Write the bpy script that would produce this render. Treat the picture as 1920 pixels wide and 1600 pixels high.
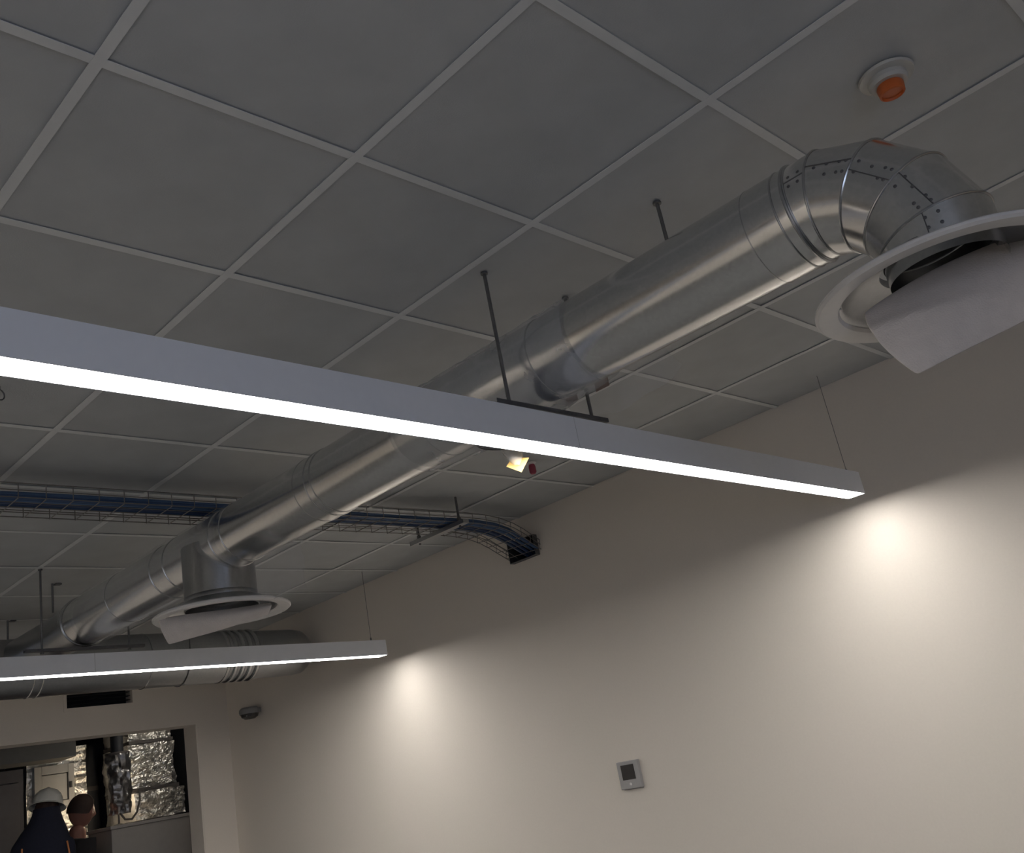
import bpy, bmesh, math, random
from mathutils import Vector, Matrix, noise
random.seed(7)
S = bpy.context.scene
for o in list(bpy.data.objects): bpy.data.objects.remove(o, do_unlink=True)
PI = math.pi
# ------------------------------------------------------------------ camera, world, exposure
CAM = Vector((-0.66747, -1.46576, 1.45575))
RIGHT = Vector((0.7041, -0.6869, -0.1805)); DOWN = Vector((0.1100, 0.3570, -0.9276)); FWD = Vector((0.70145, 0.63305, 0.32742))
FWD.normalize(); RIGHT = (RIGHT - FWD * RIGHT.dot(FWD)).normalized(); UP = RIGHT.cross(FWD)
cd = bpy.data.cameras.new('camera'); cam = bpy.data.objects.new('camera', cd); S.collection.objects.link(cam)
mw = Matrix((RIGHT, UP, -FWD)).transposed().to_4x4(); mw.translation = CAM
cam.matrix_world = mw
cd.sensor_fit = 'HORIZONTAL'; cd.sensor_width = 36.0; cd.lens = 36.0 * 1823.5 / 1920.0; cd.clip_start = 0.02; cd.clip_end = 60
S.camera = cam
S.view_settings.view_transform = 'Standard'; S.view_settings.look = 'None'
S.view_settings.gamma = 1.0; S.view_settings.use_curve_mapping = False
S.view_settings.exposure = 1.0
SKY_STRENGTH = 1.5   # cool sky fill through the added, unseen window behind the viewer
w = bpy.data.worlds.new('world'); S.world = w; w.use_nodes = True
w.node_tree.nodes['Background'].inputs[0].default_value = (0.62, 0.72, 0.98, 1)
w.node_tree.nodes['Background'].inputs[1].default_value = SKY_STRENGTH
pl = bpy.data.lights.new('fill_window_portal', 'AREA'); pl.shape = 'RECTANGLE'; pl.size = 2.0; pl.size_y = 1.5; pl.cycles.is_portal = True
po = bpy.data.objects.new('fill_window_portal', pl); S.collection.objects.link(po); po.location = (-1.4, -3.94, 1.6); po.rotation_euler = (math.radians(90), 0, 0)
LAMP_STRENGTH = 18.8
LAMP_COLOR = (1.0, 0.965, 0.925)

# ------------------------------------------------------------------ materials
def mat(name, color, rough=0.6, metal=0.0, noise_scale=0, noise_amt=0.0, bump=0.0, bump_scale=None, emit=None, emit_s=0, coat=0.0, spec=0.5):
    m = bpy.data.materials.new(name); m.use_nodes = True
    nt = m.node_tree; b = nt.nodes['Principled BSDF']
    b.inputs['Base Color'].default_value = (*color, 1); b.inputs['Roughness'].default_value = rough
    b.inputs['Metallic'].default_value = metal; b.inputs['Specular IOR Level'].default_value = spec
    if emit: b.inputs['Emission Color'].default_value = (*emit, 1); b.inputs['Emission Strength'].default_value = emit_s
    if noise_scale:
        tc = nt.nodes.new('ShaderNodeTexCoord'); n = nt.nodes.new('ShaderNodeTexNoise'); n.inputs['Scale'].default_value = noise_scale
        n.inputs['Detail'].default_value = 4
        nt.links.new(tc.outputs['Object'], n.inputs['Vector'])
        if noise_amt:
            r = nt.nodes.new('ShaderNodeMapRange'); r.inputs[1].default_value = 0.3; r.inputs[2].default_value = 0.7
            r.inputs[3].default_value = 1 - noise_amt; r.inputs[4].default_value = 1 + noise_amt
            mx = nt.nodes.new('ShaderNodeVectorMath'); mx.operation = 'SCALE'; mx.inputs[0].default_value = color
            nt.links.new(n.outputs['Fac'], r.inputs[0]); nt.links.new(r.outputs[0], mx.inputs['Scale'])
            nt.links.new(mx.outputs[0], b.inputs['Base Color'])
        if bump:
            n2 = n
            if bump_scale:
                n2 = nt.nodes.new('ShaderNodeTexNoise'); n2.inputs['Scale'].default_value = bump_scale; n2.inputs['Detail'].default_value = 3
                nt.links.new(tc.outputs['Object'], n2.inputs['Vector'])
            bp = nt.nodes.new('ShaderNodeBump'); bp.inputs['Strength'].default_value = bump; bp.inputs['Distance'].default_value = 0.01
            nt.links.new(n2.outputs['Fac'], bp.inputs['Height']); nt.links.new(bp.outputs[0], b.inputs['Normal'])
    return m
def galv(name, base=(0.52, 0.53, 0.54), rough=0.27, dent=0.012):
    """galvanised steel: spangle (voronoi) tints, brushed roughness and soft dents"""
    m = bpy.data.materials.new(name); m.use_nodes = True; nt = m.node_tree; b = nt.nodes['Principled BSDF']; L = nt.links
    b.inputs['Metallic'].default_value = 1.0
    tc = nt.nodes.new('ShaderNodeTexCoord')
    v = nt.nodes.new('ShaderNodeTexVoronoi'); v.inputs['Scale'].default_value = 110
    L.new(tc.outputs['Object'], v.inputs['Vector'])
    bw = nt.nodes.new('ShaderNodeRGBToBW'); L.new(v.outputs['Color'], bw.inputs[0])
    r = nt.nodes.new('ShaderNodeMapRange'); r.inputs[3].default_value = 0.95; r.inputs[4].default_value = 1.05; L.new(bw.outputs[0], r.inputs[0])
    sc = nt.nodes.new('ShaderNodeVectorMath'); sc.operation = 'SCALE'; sc.inputs[0].default_value = base
    L.new(r.outputs[0], sc.inputs['Scale']); L.new(sc.outputs[0], b.inputs['Base Color'])
    r2 = nt.nodes.new('ShaderNodeMapRange'); r2.inputs[3].default_value = rough - 0.015; r2.inputs[4].default_value = rough + 0.02
    L.new(bw.outputs[0], r2.inputs[0]); L.new(r2.outputs[0], b.inputs['Roughness'])
    n = nt.nodes.new('ShaderNodeTexNoise'); n.inputs['Scale'].default_value = 5; n.inputs['Detail'].default_value = 2
    L.new(tc.outputs['Object'], n.inputs['Vector'])
    bp = nt.nodes.new('ShaderNodeBump'); bp.inputs['Strength'].default_value = dent; bp.inputs['Distance'].default_value = 0.01
    L.new(n.outputs['Fac'], bp.inputs['Height']); L.new(bp.outputs[0], b.inputs['Normal'])
    return m
def film(name, opacity=0.25, tint=(0.8, 0.82, 0.85), rough=0.2):
    m = bpy.data.materials.new(name); m.use_nodes = True; nt = m.node_tree; L = nt.links
    out = nt.nodes['Material Output']; b = nt.nodes['Principled BSDF']
    b.inputs['Base Color'].default_value = (*tint, 1); b.inputs['Roughness'].default_value = rough
    tr = nt.nodes.new('ShaderNodeBsdfTransparent'); mx = nt.nodes.new('ShaderNodeMixShader')
    n = nt.nodes.new('ShaderNodeTexNoise'); n.inputs['Scale'].default_value = 14; n.inputs['Detail'].default_value = 6
    tc = nt.nodes.new('ShaderNodeTexCoord'); L.new(tc.outputs['Object'], n.inputs['Vector'])
    r = nt.nodes.new('ShaderNodeMapRange'); r.inputs[1].default_value = 0.35; r.inputs[2].default_value = 0.7
    r.inputs[3].default_value = opacity * 0.85; r.inputs[4].default_value = opacity * 1.15
    L.new(n.outputs['Fac'], r.inputs[0]); L.new(r.outputs[0], mx.inputs[0])
    L.new(tr.outputs[0], mx.inputs[1]); L.new(b.outputs[0], mx.inputs[2]); L.new(mx.outputs[0], out.inputs[0])
    return m
M = dict(
    wall=mat('wall_paint', (0.80, 0.735, 0.655), 0.75, 0, 90, 0.012, 0.03, 180),
    tile=mat('ceiling_tile', (0.52, 0.535, 0.54), 0.6, 0, 6, 0.05, 0.08, 220),
    bar=mat('grid_paint', (0.76, 0.77, 0.765), 0.7, 0, 20, 0.02),
    plenum=mat('plenum', (0.2, 0.2, 0.2), 0.9, 0, 3, 0.1),
    floor=mat('floor_screed', (0.14, 0.14, 0.14), 0.55, 0, 4, 0.12, 0.05, 30),
    steel=galv('galvanised', (0.74, 0.745, 0.74), 0.20),
    steel2=galv('galvanised_dull', (0.46, 0.47, 0.48), 0.30),
    seam=galv('galvanised_seam', (0.55, 0.56, 0.56), 0.25, 0.02),
    rod=mat('zinc_rod', (0.20, 0.20, 0.20), 0.45, 0.8, 60, 0.1),
    channel=mat('zinc_channel', (0.16, 0.16, 0.165), 0.5, 0.7, 40, 0.1),
    lampw=mat('lamp_housing', (0.86, 0.88, 0.92), 0.45, 0, 40, 0.01),
    gap=mat('joint_dark', (0.12, 0.12, 0.12), 0.7, 0, 40, 0.05),
    white=mat('white_enamel', (0.80, 0.78, 0.76), 0.4, 0, 30, 0.02),
    fleece=mat('fleece', (0.74, 0.685, 0.64), 0.95, 0, 30, 0.04, 0.2, 260),
    tray=mat('zinc_wire', (0.26, 0.25, 0.235), 0.4, 0.8, 50, 0.1),
    black=mat('black_void', (0.018, 0.019, 0.024), 0.8, 0, 10, 0.1),
    orange=mat('orange_cap', (0.62, 0.14, 0.03), 0.45, 0, 30, 0.04),
    red=mat('red_cap', (0.36, 0.05, 0.085), 0.4, 0, 30, 0.04),
    cream=mat('cream_plastic', (0.56, 0.55, 0.51), 0.45, 0, 30, 0.02),
    grey=mat('grey_plastic', (0.27, 0.265, 0.26), 0.45, 0, 40, 0.03),
    lightgrey=mat('lightgrey_plastic', (0.40, 0.39, 0.385), 0.45, 0, 40, 0.03),
    screen=mat('lcd_screen', (0.045, 0.043, 0.042), 0.25, 0, 40, 0.05),
    brown=mat('brown_tape', (0.42, 0.31, 0.26), 0.5, 0, 40, 0.06),
    yellow=mat('yellow_card', (0.72, 0.46, 0.13), 0.6, 0, 40, 0.05),
    film=film('plastic_film', 0.30, (0.62, 0.64, 0.68), 0.3), film2=film('plastic_film_thin', 0.16), bag=film('plastic_bag', 0.38, (0.8, 0.78, 0.74), 0.15),
    foil=mat('foil', (0.90, 0.88, 0.84), 0.30, 0.9, 16, 0.1, 0.6, 60),
    foil2=mat('foil_dark', (0.32, 0.32, 0.33), 0.32, 0.9, 16, 0.2, 0.8, 22),
    ahu=mat('unit_panel', (0.40, 0.40, 0.39), 0.5, 0.3, 20, 0.03),
    darkpipe=mat('dark_rubber', (0.03, 0.033, 0.04), 0.6, 0, 20, 0.1),
    darkpanel=mat('dark_panel', (0.10, 0.10, 0.115), 0.7, 0, 20, 0.06),
    cabinet=mat('cabinet_paint', (0.34, 0.32, 0.30), 0.6, 0, 20, 0.03),
    band=mat('strap_band', (0.10, 0.09, 0.085), 0.6, 0, 20, 0.06),
    skin=mat('skin', (0.27, 0.125, 0.095), 0.55, 0, 30, 0.05),
    navy=mat('navy_cloth', (0.012, 0.014, 0.03), 0.9, 0, 60, 0.1),
    darkcloth=mat('dark_cloth', (0.02, 0.018, 0.02), 0.9, 0, 60, 0.1),
    pipingm=mat('orange_piping', (0.55, 0.20, 0.06), 0.6, 0, 60, 0.05),
    hat=mat('hat_plastic', (0.66, 0.66, 0.62), 0.35, 0, 30, 0.02),
    hair=mat('hair_brown', (0.035, 0.018, 0.014), 0.7, 0, 90, 0.2),
    darkgrey=mat('bulkhead_paint', (0.17, 0.168, 0.16), 0.7, 0, 20, 0.04),
    pane=film('fill_window_pane', 0.06, (0.7, 0.75, 0.8), 0.05),
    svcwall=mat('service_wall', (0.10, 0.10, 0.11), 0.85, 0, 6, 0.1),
)
blues = [mat('cable_blue_%d' % i, c, 0.45, 0, 30, 0.05) for i, c in enumerate([(0.05, 0.095, 0.20), (0.075, 0.14, 0.27), (0.035, 0.06, 0.14)])]
diffm = mat('lamp_diffuser', (0.9, 0.9, 0.9), 0.5, 0, 30, 0.01, emit=LAMP_COLOR, emit_s=LAMP_STRENGTH)

# ------------------------------------------------------------------ helpers
COL = S.collection
WL = {}
def tag(o, label=None, cat=None, group=None, kind=None):
    if label: o['label'] = label
    if cat: o['category'] = cat
    if group: o['group'] = group
    if kind: o['kind'] = kind
    return o
def thing(name, loc, label=None, cat=None, group=None, kind=None):
    o = bpy.data.objects.new(name, None); COL.objects.link(o); o.location = loc; o.empty_display_size = 0.05
    WL[o.name] = Vector(loc)
    return tag(o, label, cat, group, kind)
def link(name, me, parent=None, loc=None):
    o = bpy.data.objects.new(name, me); COL.objects.link(o)
    base = WL[parent.name] if parent else Vector((0, 0, 0))
    if parent: o.parent = parent
    wl = Vector(loc) if loc is not None else base
    o.location = wl - base; WL[o.name] = wl
    return o
class MB:
    """collects world-space geometry for ONE mesh"""
    def __init__(s): s.v = []; s.f = []
    def add(s, vs, fs):
        n = len(s.v); s.v += [Vector(x) for x in vs]; s.f += [[i + n for i in q] for q in fs]; return s
    def box(s, a, b):
        x0, y0, z0 = a; x1, y1, z1 = b
        return s.add([(x0,y0,z0),(x1,y0,z0),(x1,y1,z0),(x0,y1,z0),(x0,y0,z1),(x1,y0,z1),(x1,y1,z1),(x0,y1,z1)],
                     [(0,3,2,1),(4,5,6,7),(0,1,5,4),(1,2,6,5),(2,3,7,6),(3,0,4,7)])
    def tube(s, pts, r, n=10, caps=True, closed=False):
        pts = [Vector(p) for p in pts]; N = len(pts); rs = r if isinstance(r, (list, tuple)) else [r] * N
        rings = []; prev = None
        for i, p in enumerate(pts):
            if closed: t = (pts[(i+1) % N] - pts[i-1]).normalized()
            else: t = (pts[min(i+1, N-1)] - pts[max(i-1, 0)]).normalized()
            if prev is None:
                a = Vector((0,0,1)) if abs(t.z) < 0.9 else Vector((1,0,0)); u = t.cross(a).normalized()
            else: u = (prev - t * prev.dot(t)).normalized()
            prev = u; v = t.cross(u)
            rings.append([p + (u * math.cos(k*2*PI/n) + v * math.sin(k*2*PI/n)) * rs[i] for k in range(n)])
        vs = [q for rg in rings for q in rg]; fs = []
        for i in range(N if closed else N - 1):
            j = (i+1) % N
            for k in range(n): fs.append((i*n+k, i*n+(k+1) % n, j*n+(k+1) % n, j*n+k))
        if caps and not closed: fs.append(tuple(range(n-1, -1, -1))); fs.append(tuple((N-1)*n+k for k in range(n)))
        return s.add(vs, fs)
    def lathe(s, prof, c, axis='z', n=48, close=False):
        c = Vector(c); vs = []; fs = []
        for r, h in prof:
            for k in range(n):
                a = k*2*PI/n; x, y = r*math.cos(a), r*math.sin(a)
                vs.append(c + (Vector((x, y, h)) if axis == 'z' else Vector((x, h, y)) if axis == 'y' else Vector((h, x, y))))
        P = len(prof)
        for i in range(P if close else P-1):
            j = (i+1) % P
            for k in range(n): fs.append((i*n+k, i*n+(k+1) % n, j*n+(k+1) % n, j*n+k))
        return s.add(vs, fs)
    def grid(s, rows):
        nr, nc = len(rows), len(rows[0]); vs = [p for r in rows for p in r]; fs = []
        for i in range(nr-1):
            for j in range(nc-1): fs.append((i*nc+j, i*nc+j+1, (i+1)*nc+j+1, (i+1)*nc+j))
        return s.add(vs, fs)
    def build(s, name, m, parent=None, smooth=True, bevel=0, solid=0, sub=0, origin=None, angle=35):
        base = WL[parent.name] if parent else (Vector(origin) if origin is not None else (sum(s.v, Vector()) / len(s.v)))
        me = bpy.data.meshes.new(name); me.from_pydata([tuple(v - base) for v in s.v], [], s.f); me.validate()
        bm = bmesh.new(); bm.from_mesh(me); bmesh.ops.recalc_face_normals(bm, faces=bm.faces); bm.to_mesh(me); bm.free()
        if smooth:
            me.polygons.foreach_set('use_smooth', [True] * len(me.polygons)); me.set_sharp_from_angle(angle=math.radians(angle))
        me.materials.append(m)
        o = link(name, me, parent, None if parent else base)
        if solid: k = o.modifiers.new('solid', 'SOLIDIFY'); k.thickness = solid; k.offset = 0
        if bevel: k = o.modifiers.new('bevel', 'BEVEL'); k.width = bevel; k.segments = 2; k.limit_method = 'ANGLE'
        if sub: k = o.modifiers.new('sub', 'SUBSURF'); k.levels = sub; k.render_levels = sub
        return o
def holed(mb, fixed, lo, hi, u0, u1, z0, z1, holes):
    """slab wall: fixed axis 'x' or 'y' between lo..hi, u across, with rectangular holes"""
    us = sorted({u0, u1, *[h[0] for h in holes], *[h[1] for h in holes]}); zs = sorted({z0, z1, *[h[2] for h in holes], *[h[3] for h in holes]})
    solid = {}
    for i in range(len(us)-1):
        for j in range(len(zs)-1):
            uc, zc = (us[i]+us[i+1])/2, (zs[j]+zs[j+1])/2
            solid[i, j] = not any(h[0] < uc < h[1] and h[2] < zc < h[3] for h in holes)
    P = (lambda u, d, z: (d, u, z)) if fixed == 'x' else (lambda u, d, z: (u, d, z))
    for (i, j), sd in solid.items():
        if not sd: continue
        a, b, c, d = us[i], us[i+1], zs[j], zs[j+1]
        for dd in (lo, hi): mb.add([P(a,dd,c), P(b,dd,c), P(b,dd,d), P(a,dd,d)], [(0,1,2,3)])
        if not solid.get((i-1, j)): mb.add([P(a,lo,c), P(a,hi,c), P(a,hi,d), P(a,lo,d)], [(0,1,2,3)])
        if not solid.get((i+1, j)): mb.add([P(b,lo,c), P(b,hi,c), P(b,hi,d), P(b,lo,d)], [(0,1,2,3)])
        if not solid.get((i, j-1)): mb.add([P(a,lo,c), P(b,lo,c), P(b,hi,c), P(a,hi,c)], [(0,1,2,3)])
        if not solid.get((i, j+1)): mb.add([P(a,lo,d), P(b,lo,d), P(b,hi,d), P(a,hi,d)], [(0,1,2,3)])
    return mb

# ------------------------------------------------------------------ the room
H = 2.85; XW = 3.522; YF = 5.98; XL = -2.53; YB = -3.75; T = 0.6
def struct(name, mb, m, parent=None, label=None, **k):
    o = mb.build(name, m, parent, smooth=False, **k)
    if not parent: o['kind'] = 'structure'
    if label: o['label'] = label
    return o
struct('floor', MB().box((XL-0.2, YB-0.2, -0.15), (4.8, 9.0, 0.0)), M['floor'], label='grey screed floor of the unfinished room')
struct('wall_right', holed(MB(), 'x', XW, XW+0.18, YB-0.2, YF, 0, H+0.3, [(2.29, 2.51, 2.594, 2.717)]), M['wall'], label='off white painted wall with pools of lamp light')
struct('wall_left', MB().box((XL-0.2, YB-0.2, 0), (XL, YF+0.2, H+0.3)), M['wall'], label='off white wall on the far left out of frame')
struct('wall_back', holed(MB(), 'y', YB-0.2, YB, XL, XW, 0, H+0.3, [(-2.4, -0.4, 0.85, 2.35)]), M['wall'], label='off white wall behind the viewer')
win = struct('fill_window', MB().box((-2.4, YB-0.12, 0.85), (-2.34, YB-0.06, 2.35)).box((-0.46, YB-0.12, 0.85), (-0.4, YB-0.06, 2.35)).box((-2.34, YB-0.12, 0.85), (-0.46, YB-0.06, 0.91)).box((-2.34, YB-0.12, 2.29), (-0.46, YB-0.06, 2.35)).box((-1.43, YB-0.12, 0.91), (-1.37, YB-0.06, 2.29)), M['bar'], label='added white framed window behind the viewer for cool fill light')  # added out of view, cools the lamp housings and ceiling
for a, b in ((-2.34, -1.43), (-1.37, -0.46)): MB().box((a, YB-0.094, 0.91), (b, YB-0.088, 2.29)).build('pane', M['pane'], win, False)
struct('wall_far', holed(MB(), 'y', YF, YF+0.2, XL-0.2, 4.6, 0, H+0.3, [(1.15, 3.245, 0, 2.25), (2.244, 2.735, 2.453, 2.575)]), M['wall'],
       label='off white end wall with service doorway and vent slot')
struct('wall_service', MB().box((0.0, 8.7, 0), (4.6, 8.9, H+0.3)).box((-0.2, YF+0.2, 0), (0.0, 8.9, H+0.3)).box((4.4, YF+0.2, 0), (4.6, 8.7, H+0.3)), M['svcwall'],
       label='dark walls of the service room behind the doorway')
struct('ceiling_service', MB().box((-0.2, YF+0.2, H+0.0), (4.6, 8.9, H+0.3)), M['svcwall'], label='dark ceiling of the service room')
# suspended ceiling: slab above, lay-in tiles and tee grid, each a part
ceil = struct('ceiling', MB().box((XL-0.2, YB-0.2, H+0.22), (XW+0.18, YF+0.2, H+0.34)), M['plenum'], label='grey suspended tile ceiling with pale tee grid')
tile_me = {}
def tile_mesh(sx, sy):
    key = (round(sx, 3), round(sy, 3))
    if key not in tile_me:
        b = MB().box((-sx/2, -sy/2, 0), (sx/2, sy/2, 0.016)); me = bpy.data.meshes.new('ceiling_tile'); me.from_pydata([tuple(v) for v in b.v], [], b.f)
        me.materials.append(M['tile']); tile_me[key] = me
    return tile_me[key]
xs = [XL] + [T*n for n in range(-4, 6)] + [XW]; ys = [YB] + [T*k for k in range(-6, 10)] + [YF]
for i in range(len(xs)-1):
    for j in range(len(ys)-1):
        sx, sy = xs[i+1]-xs[i], ys[j+1]-ys[j]
        o = link('ceiling_tile', tile_mesh(sx-0.006, sy-0.006), ceil, ((xs[i]+xs[i+1])/2, (ys[j]+ys[j+1])/2, H+0.0012+random.random()*0.0015))
        o.rotation_euler = (random.uniform(-1, 1)*0.0022, random.uniform(-1, 1)*0.0022, 0)
        o.location.z += 0.0014
bw = 0.012
for x in xs[1:-1]: MB().box((x-bw, YB, H-0.0012), (x+bw, YF, H+0.0004)).box((x-0.0008, YB, H), (x+0.0008, YF, H+0.035)).build('grid_bar', M['bar'], ceil, False)
for y in ys[1:-1]: MB().box((XL, y-bw, H-0.0008), (XW, y+bw, H+0.0006)).box((XL, y-0.0008, H), (XW, y+0.0008, H+0.035)).build('grid_bar', M['bar'], ceil, False)
# door lining
struct('trim_1', MB().box((3.235, YF+0.002, 0), (3.2455, YF+0.2, 2.25)).box((1.15, YF+0.002, 2.242), (3.235, YF+0.2, 2.2505)), M['wall'], label='plastered lining of the service doorway')

# ------------------------------------------------------------------ linear lights
def linear_light(label, xr, yr, yaw, zb, joints, xl, wires, w=0.080, h=0.097):
    root = thing('linear_light', (xr, yr, zb), label, 'light', 'suspended linear lights')
    cy, sy = math.cos(yaw), math.sin(yaw)
    W = lambda u, v, z: Vector((xr + u*cy - v*sy, yr + u*sy + v*cy, z))   # u along (negative to the left), v across
    def lbox(u0, u1, v0, v1, z0, z1):
        b = MB().box((u0, v0, z0), (u1, v1, z1)); b.v = [W(p.x, p.y, p.z) for p in b.v]; return b
    cuts = [xl - xr] + [j - xr for j in joints] + [0.0]
    t = 0.003
    for i in range(len(cuts)-1):
        a, b = cuts[i] + 0.0008, cuts[i+1] - 0.0008
        hs = MB()
        for q in (lbox(a, b, 0, t, zb, zb+h), lbox(a, b, w-t, w, zb, zb+h), lbox(a, b, t, w-t, zb+h-t, zb+h)): hs.add(q.v, q.f)
        hsg = hs.build('housing', M['lampw'], root, False)
        lbox(a+0.002, b-0.002, t, w-t, zb+0.0015, zb+0.006).build('diffuser', diffm, root, False)
        if i < len(cuts)-2: lbox(b-0.0006, b+0.0022, 0.0006, w-0.0006, zb+0.0008, zb+h-0.0006).build('joint_plate', M['gap'], root, False)
    lbox(-0.0008, 0.002, 0, w, zb, zb+h).build('end_cap', M['lampw'], root, False)
    for u in wires:
        p = W(u - xr, w/2, zb+h); wr = MB().tube([p, (p.x, p.y, H)], 0.0013, 6).build('suspension_wire', M['rod'], root)
        MB().lathe([(0.0, 0.0), (0.011, 0.0), (0.011, 0.004), (0.005, 0.006), (0.005, 0.022), (0.0025, 0.026), (0, 0.026)], p, n=12).build('wire_gripper', M['rod'], wr)
    return root
linear_light('long white suspended linear light crossing in front of the silver duct', 3.358, 0.238, 0.0197, 2.283, [-0.47, 1.45], -2.40, [3.335, -2.3])
linear_light('smaller looking white linear light further back under the far duct', 3.335, 3.590, 0.034, 2.29, [-0.50, 1.43], -2.40, [3.25, -2.3])

# ------------------------------------------------------------------ main silver duct
DX, DZ, DR = 1.435, 2.575, 0.126
duct = thing('air_duct', (DX, 1.9, DZ-DR), 'round silver galvanised air duct running under the ceiling with segmented elbow', 'duct')
def ycyl(y0, y1, r, n=64): return MB().lathe([(r, y0), (r, y1)], (DX, 0, DZ), 'y', n)
secs = [(-0.65, -0.54, DR+0.0015), (-0.54, 0.21, DR), (0.21, 0.72, DR+0.001), (0.72, 1.34, DR), (1.34, 1.45, DR+0.0015), (1.45, 2.0, DR), (2.0, 2.50, DR+0.001), (2.50, 3.65, DR)]
for a, b, r in secs: ycyl(a, b, r).build('duct_section', M['steel'], duct)
MB().lathe([(DR+0.004, 3.63), (DR+0.004, 3.70), (0.112, 3.86), (0.112, 4.55)], (DX, 0, DZ-0.004), 'y', 64).build('reducer', M['steel2'], duct)
def bead(y, r=DR, t=0.0035, m='seam'):
    MB().lathe([(r-0.001, -t), (r+t*0.8, -t*0.5), (r+t, 0), (r+t*0.8, t*0.5), (r-0.001, t)], (DX, y, DZ), 'y', 64).build('seam_bead', M[m], duct)
for y, t in ((-0.655, 0.006), (-0.625, 0.004), (-0.54, 0.0025), (0.21, 0.0025), (0.72, 0.0025), (1.34, 0.0025), (1.375, 0.004), (1.45, 0.003), (2.0, 0.003), (2.09, 0.004), (2.5, 0.004), (2.63, 0.003), (3.1, 0.002), (3.63, 0.007), (3.66, 0.005)): bead(y, DR, t)
# five-piece elbow, turning down
RB = 0.245; Y0 = -0.66
angs = [0, 11.25, 33.75, 56.25, 78.75, 90]
def elbow_axis(deg, rad):   # tangent polygon vertices lie on miter planes
    a = math.radians(deg); return Vector((DX, Y0 - rad*math.sin(a), DZ - RB + rad*math.cos(a)))
def miter_ring(deg, r, n=64, grow=0.0):
    """ring of radius r on the plane through the bend centre at angle deg"""
    a = math.radians(deg); c = Vector((DX, Y0, DZ - RB)); rad = Vector((0, -math.sin(a), math.cos(a)))
    half = math.radians(11.25); st = 1/math.cos(half) if 0 < deg < 90 else 1.0
    return [c + rad * ((RB + (r+grow)*math.cos(k*2*PI/n)) * st) + Vector((1, 0, 0)) * ((r+grow)*math.sin(k*2*PI/n)) for k in range(n)]
for i in range(5):
    A, B = miter_ring(angs[i], DR), miter_ring(angs[i+1], DR); n = 64; mb = MB()
    rows = [[A[k].lerp(B[k], f) for k in range(n)] + [A[0].lerp(B[0], f)] for f in (0, 0.34, 0.67, 1)]
    mb.grid(rows).build('elbow_gore', M['steel'], duct)
for d in (0, 11.25, 33.75, 56.25, 78.75): MB().tube(miter_ring(d, DR), 0.0032, 8, closed=True).build('elbow_seam', M['seam'], duct)
# long seam along the camera side of the elbow with rivets either side
side = 2*PI*0.80
def elbow_pt(deg, ph, r):
    a = math.radians(deg); rad = Vector((0, -math.sin(a), math.cos(a)))
    m = min(abs(deg - x) for x in (0, 22.5, 45, 67.5, 90)); st = 1/math.cos(math.radians(m))
    return Vector((DX, Y0, DZ-RB)) + rad * ((RB + r*math.cos(ph))*st) + Vector((1, 0, 0)) * (r*math.sin(ph))
for i, ofs in enumerate((0.0, 0.12, -0.10, 0.08, -0.14)):
    MB().tube([elbow_pt(angs[i]+0.5+(angs[i+1]-angs[i]-1)*f/6, side+ofs, DR+0.0006) for f in range(7)], 0.0012, 6).build('lap_seam', M['channel'], duct)
bm = MB().lathe([(0, 0.0018), (0.003, 0.001), (0.0042, 0)], (0, 0, 0), n=8); rv = bpy.data.meshes.new('rivet'); rv.from_pydata([tuple(v) for v in bm.v], [], bm.f); rv.materials.append(M['channel'])
for d in (3, 8, 16, 22, 28, 31, 37, 44, 50, 53, 60, 66, 73, 76, 82, 87):
    for dp in (0.10, -0.12) if d not in (16, 44, 66) else (0.06,):
        p = elbow_pt(d, side+dp, DR+0.0004); a = math.radians(d); rad = Vector((0, -math.sin(a), math.cos(a)))
        nrm = rad*math.cos(side+dp) + Vector((1, 0, 0))*math.sin(side+dp)
        o = link('rivet', rv, duct, p); o.rotation_mode = 'QUATERNION'; o.rotation_quaternion = nrm.to_track_quat('Z', 'Y')
YE, ZE = Y0-RB, DZ-RB
MB().lathe([(DR-0.002, 0.01), (DR-0.002, -0.045)], (DX, YE, ZE), n=64).build('outlet_collar', M['steel'], duct)
# tee branches: far diffuser spigot and wrapped spigot behind the front lamp
MB().lathe([(0.150, 0.0), (0.150, -0.268)], (DX, 2.245, DZ), n=64).build('branch_spigot', M['steel2'], duct)
MB().lathe([(0.1535, -0.235), (0.1535, -0.268), (0.150, -0.268)], (DX, 2.245, DZ), n=64).build('spigot_band', M['steel2'], duct)
MB().lathe([(0.106, 0.0), (0.106, -0.16), (0.108, -0.165), (0.106, -0.17)], (DX, 0.45, DZ), n=48).build('branch_spigot', M['steel2'], duct)

# ------------------------------------------------------------------ round diffusers and their loose fleece covers
def diffuser(label, x, y, z, rs):
    root = thing('air_diffuser', (x, y, z), label, 'diffuser', 'round white air diffusers')
    MB().lathe([(0.272, 0.010), (0.281, 0.004), (0.282, -0.002), (0.276, -0.007), (0.245, -0.006), (0.232, -0.002), (0.226, 0.006), (0.230, 0.010), (0.245, 0.004), (0.268, 0.004)], (x, y, z), n=96, close=True).build('flange', M['white'], root)
    MB().lathe([(0.230, 0.003), (0.216, 0.020), (0.195, 0.036), (0.172, 0.048), (rs, 0.056), (rs, 0.075)], (x, y, z), n=96).build('throat', M['steel2'], root, solid=0.0015)
    for k in range(4):
        a = k*PI/2 + 0.5; d = Vector((math.cos(a), math.sin(a), 0)); p = Vector((x, y, z+0.010))
        MB().tube([p + d*0.222, p + d*0.236 + Vector((0, 0, -0.004)), p + d*0.240 + Vector((0, 0, 0.006))], 0.0025, 6).build('spring_clip', M['steel2'], root)
    return root
D1 = (DX, YE+0.015, 2.262); D2 = (DX, 2.245, 2.287)
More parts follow.
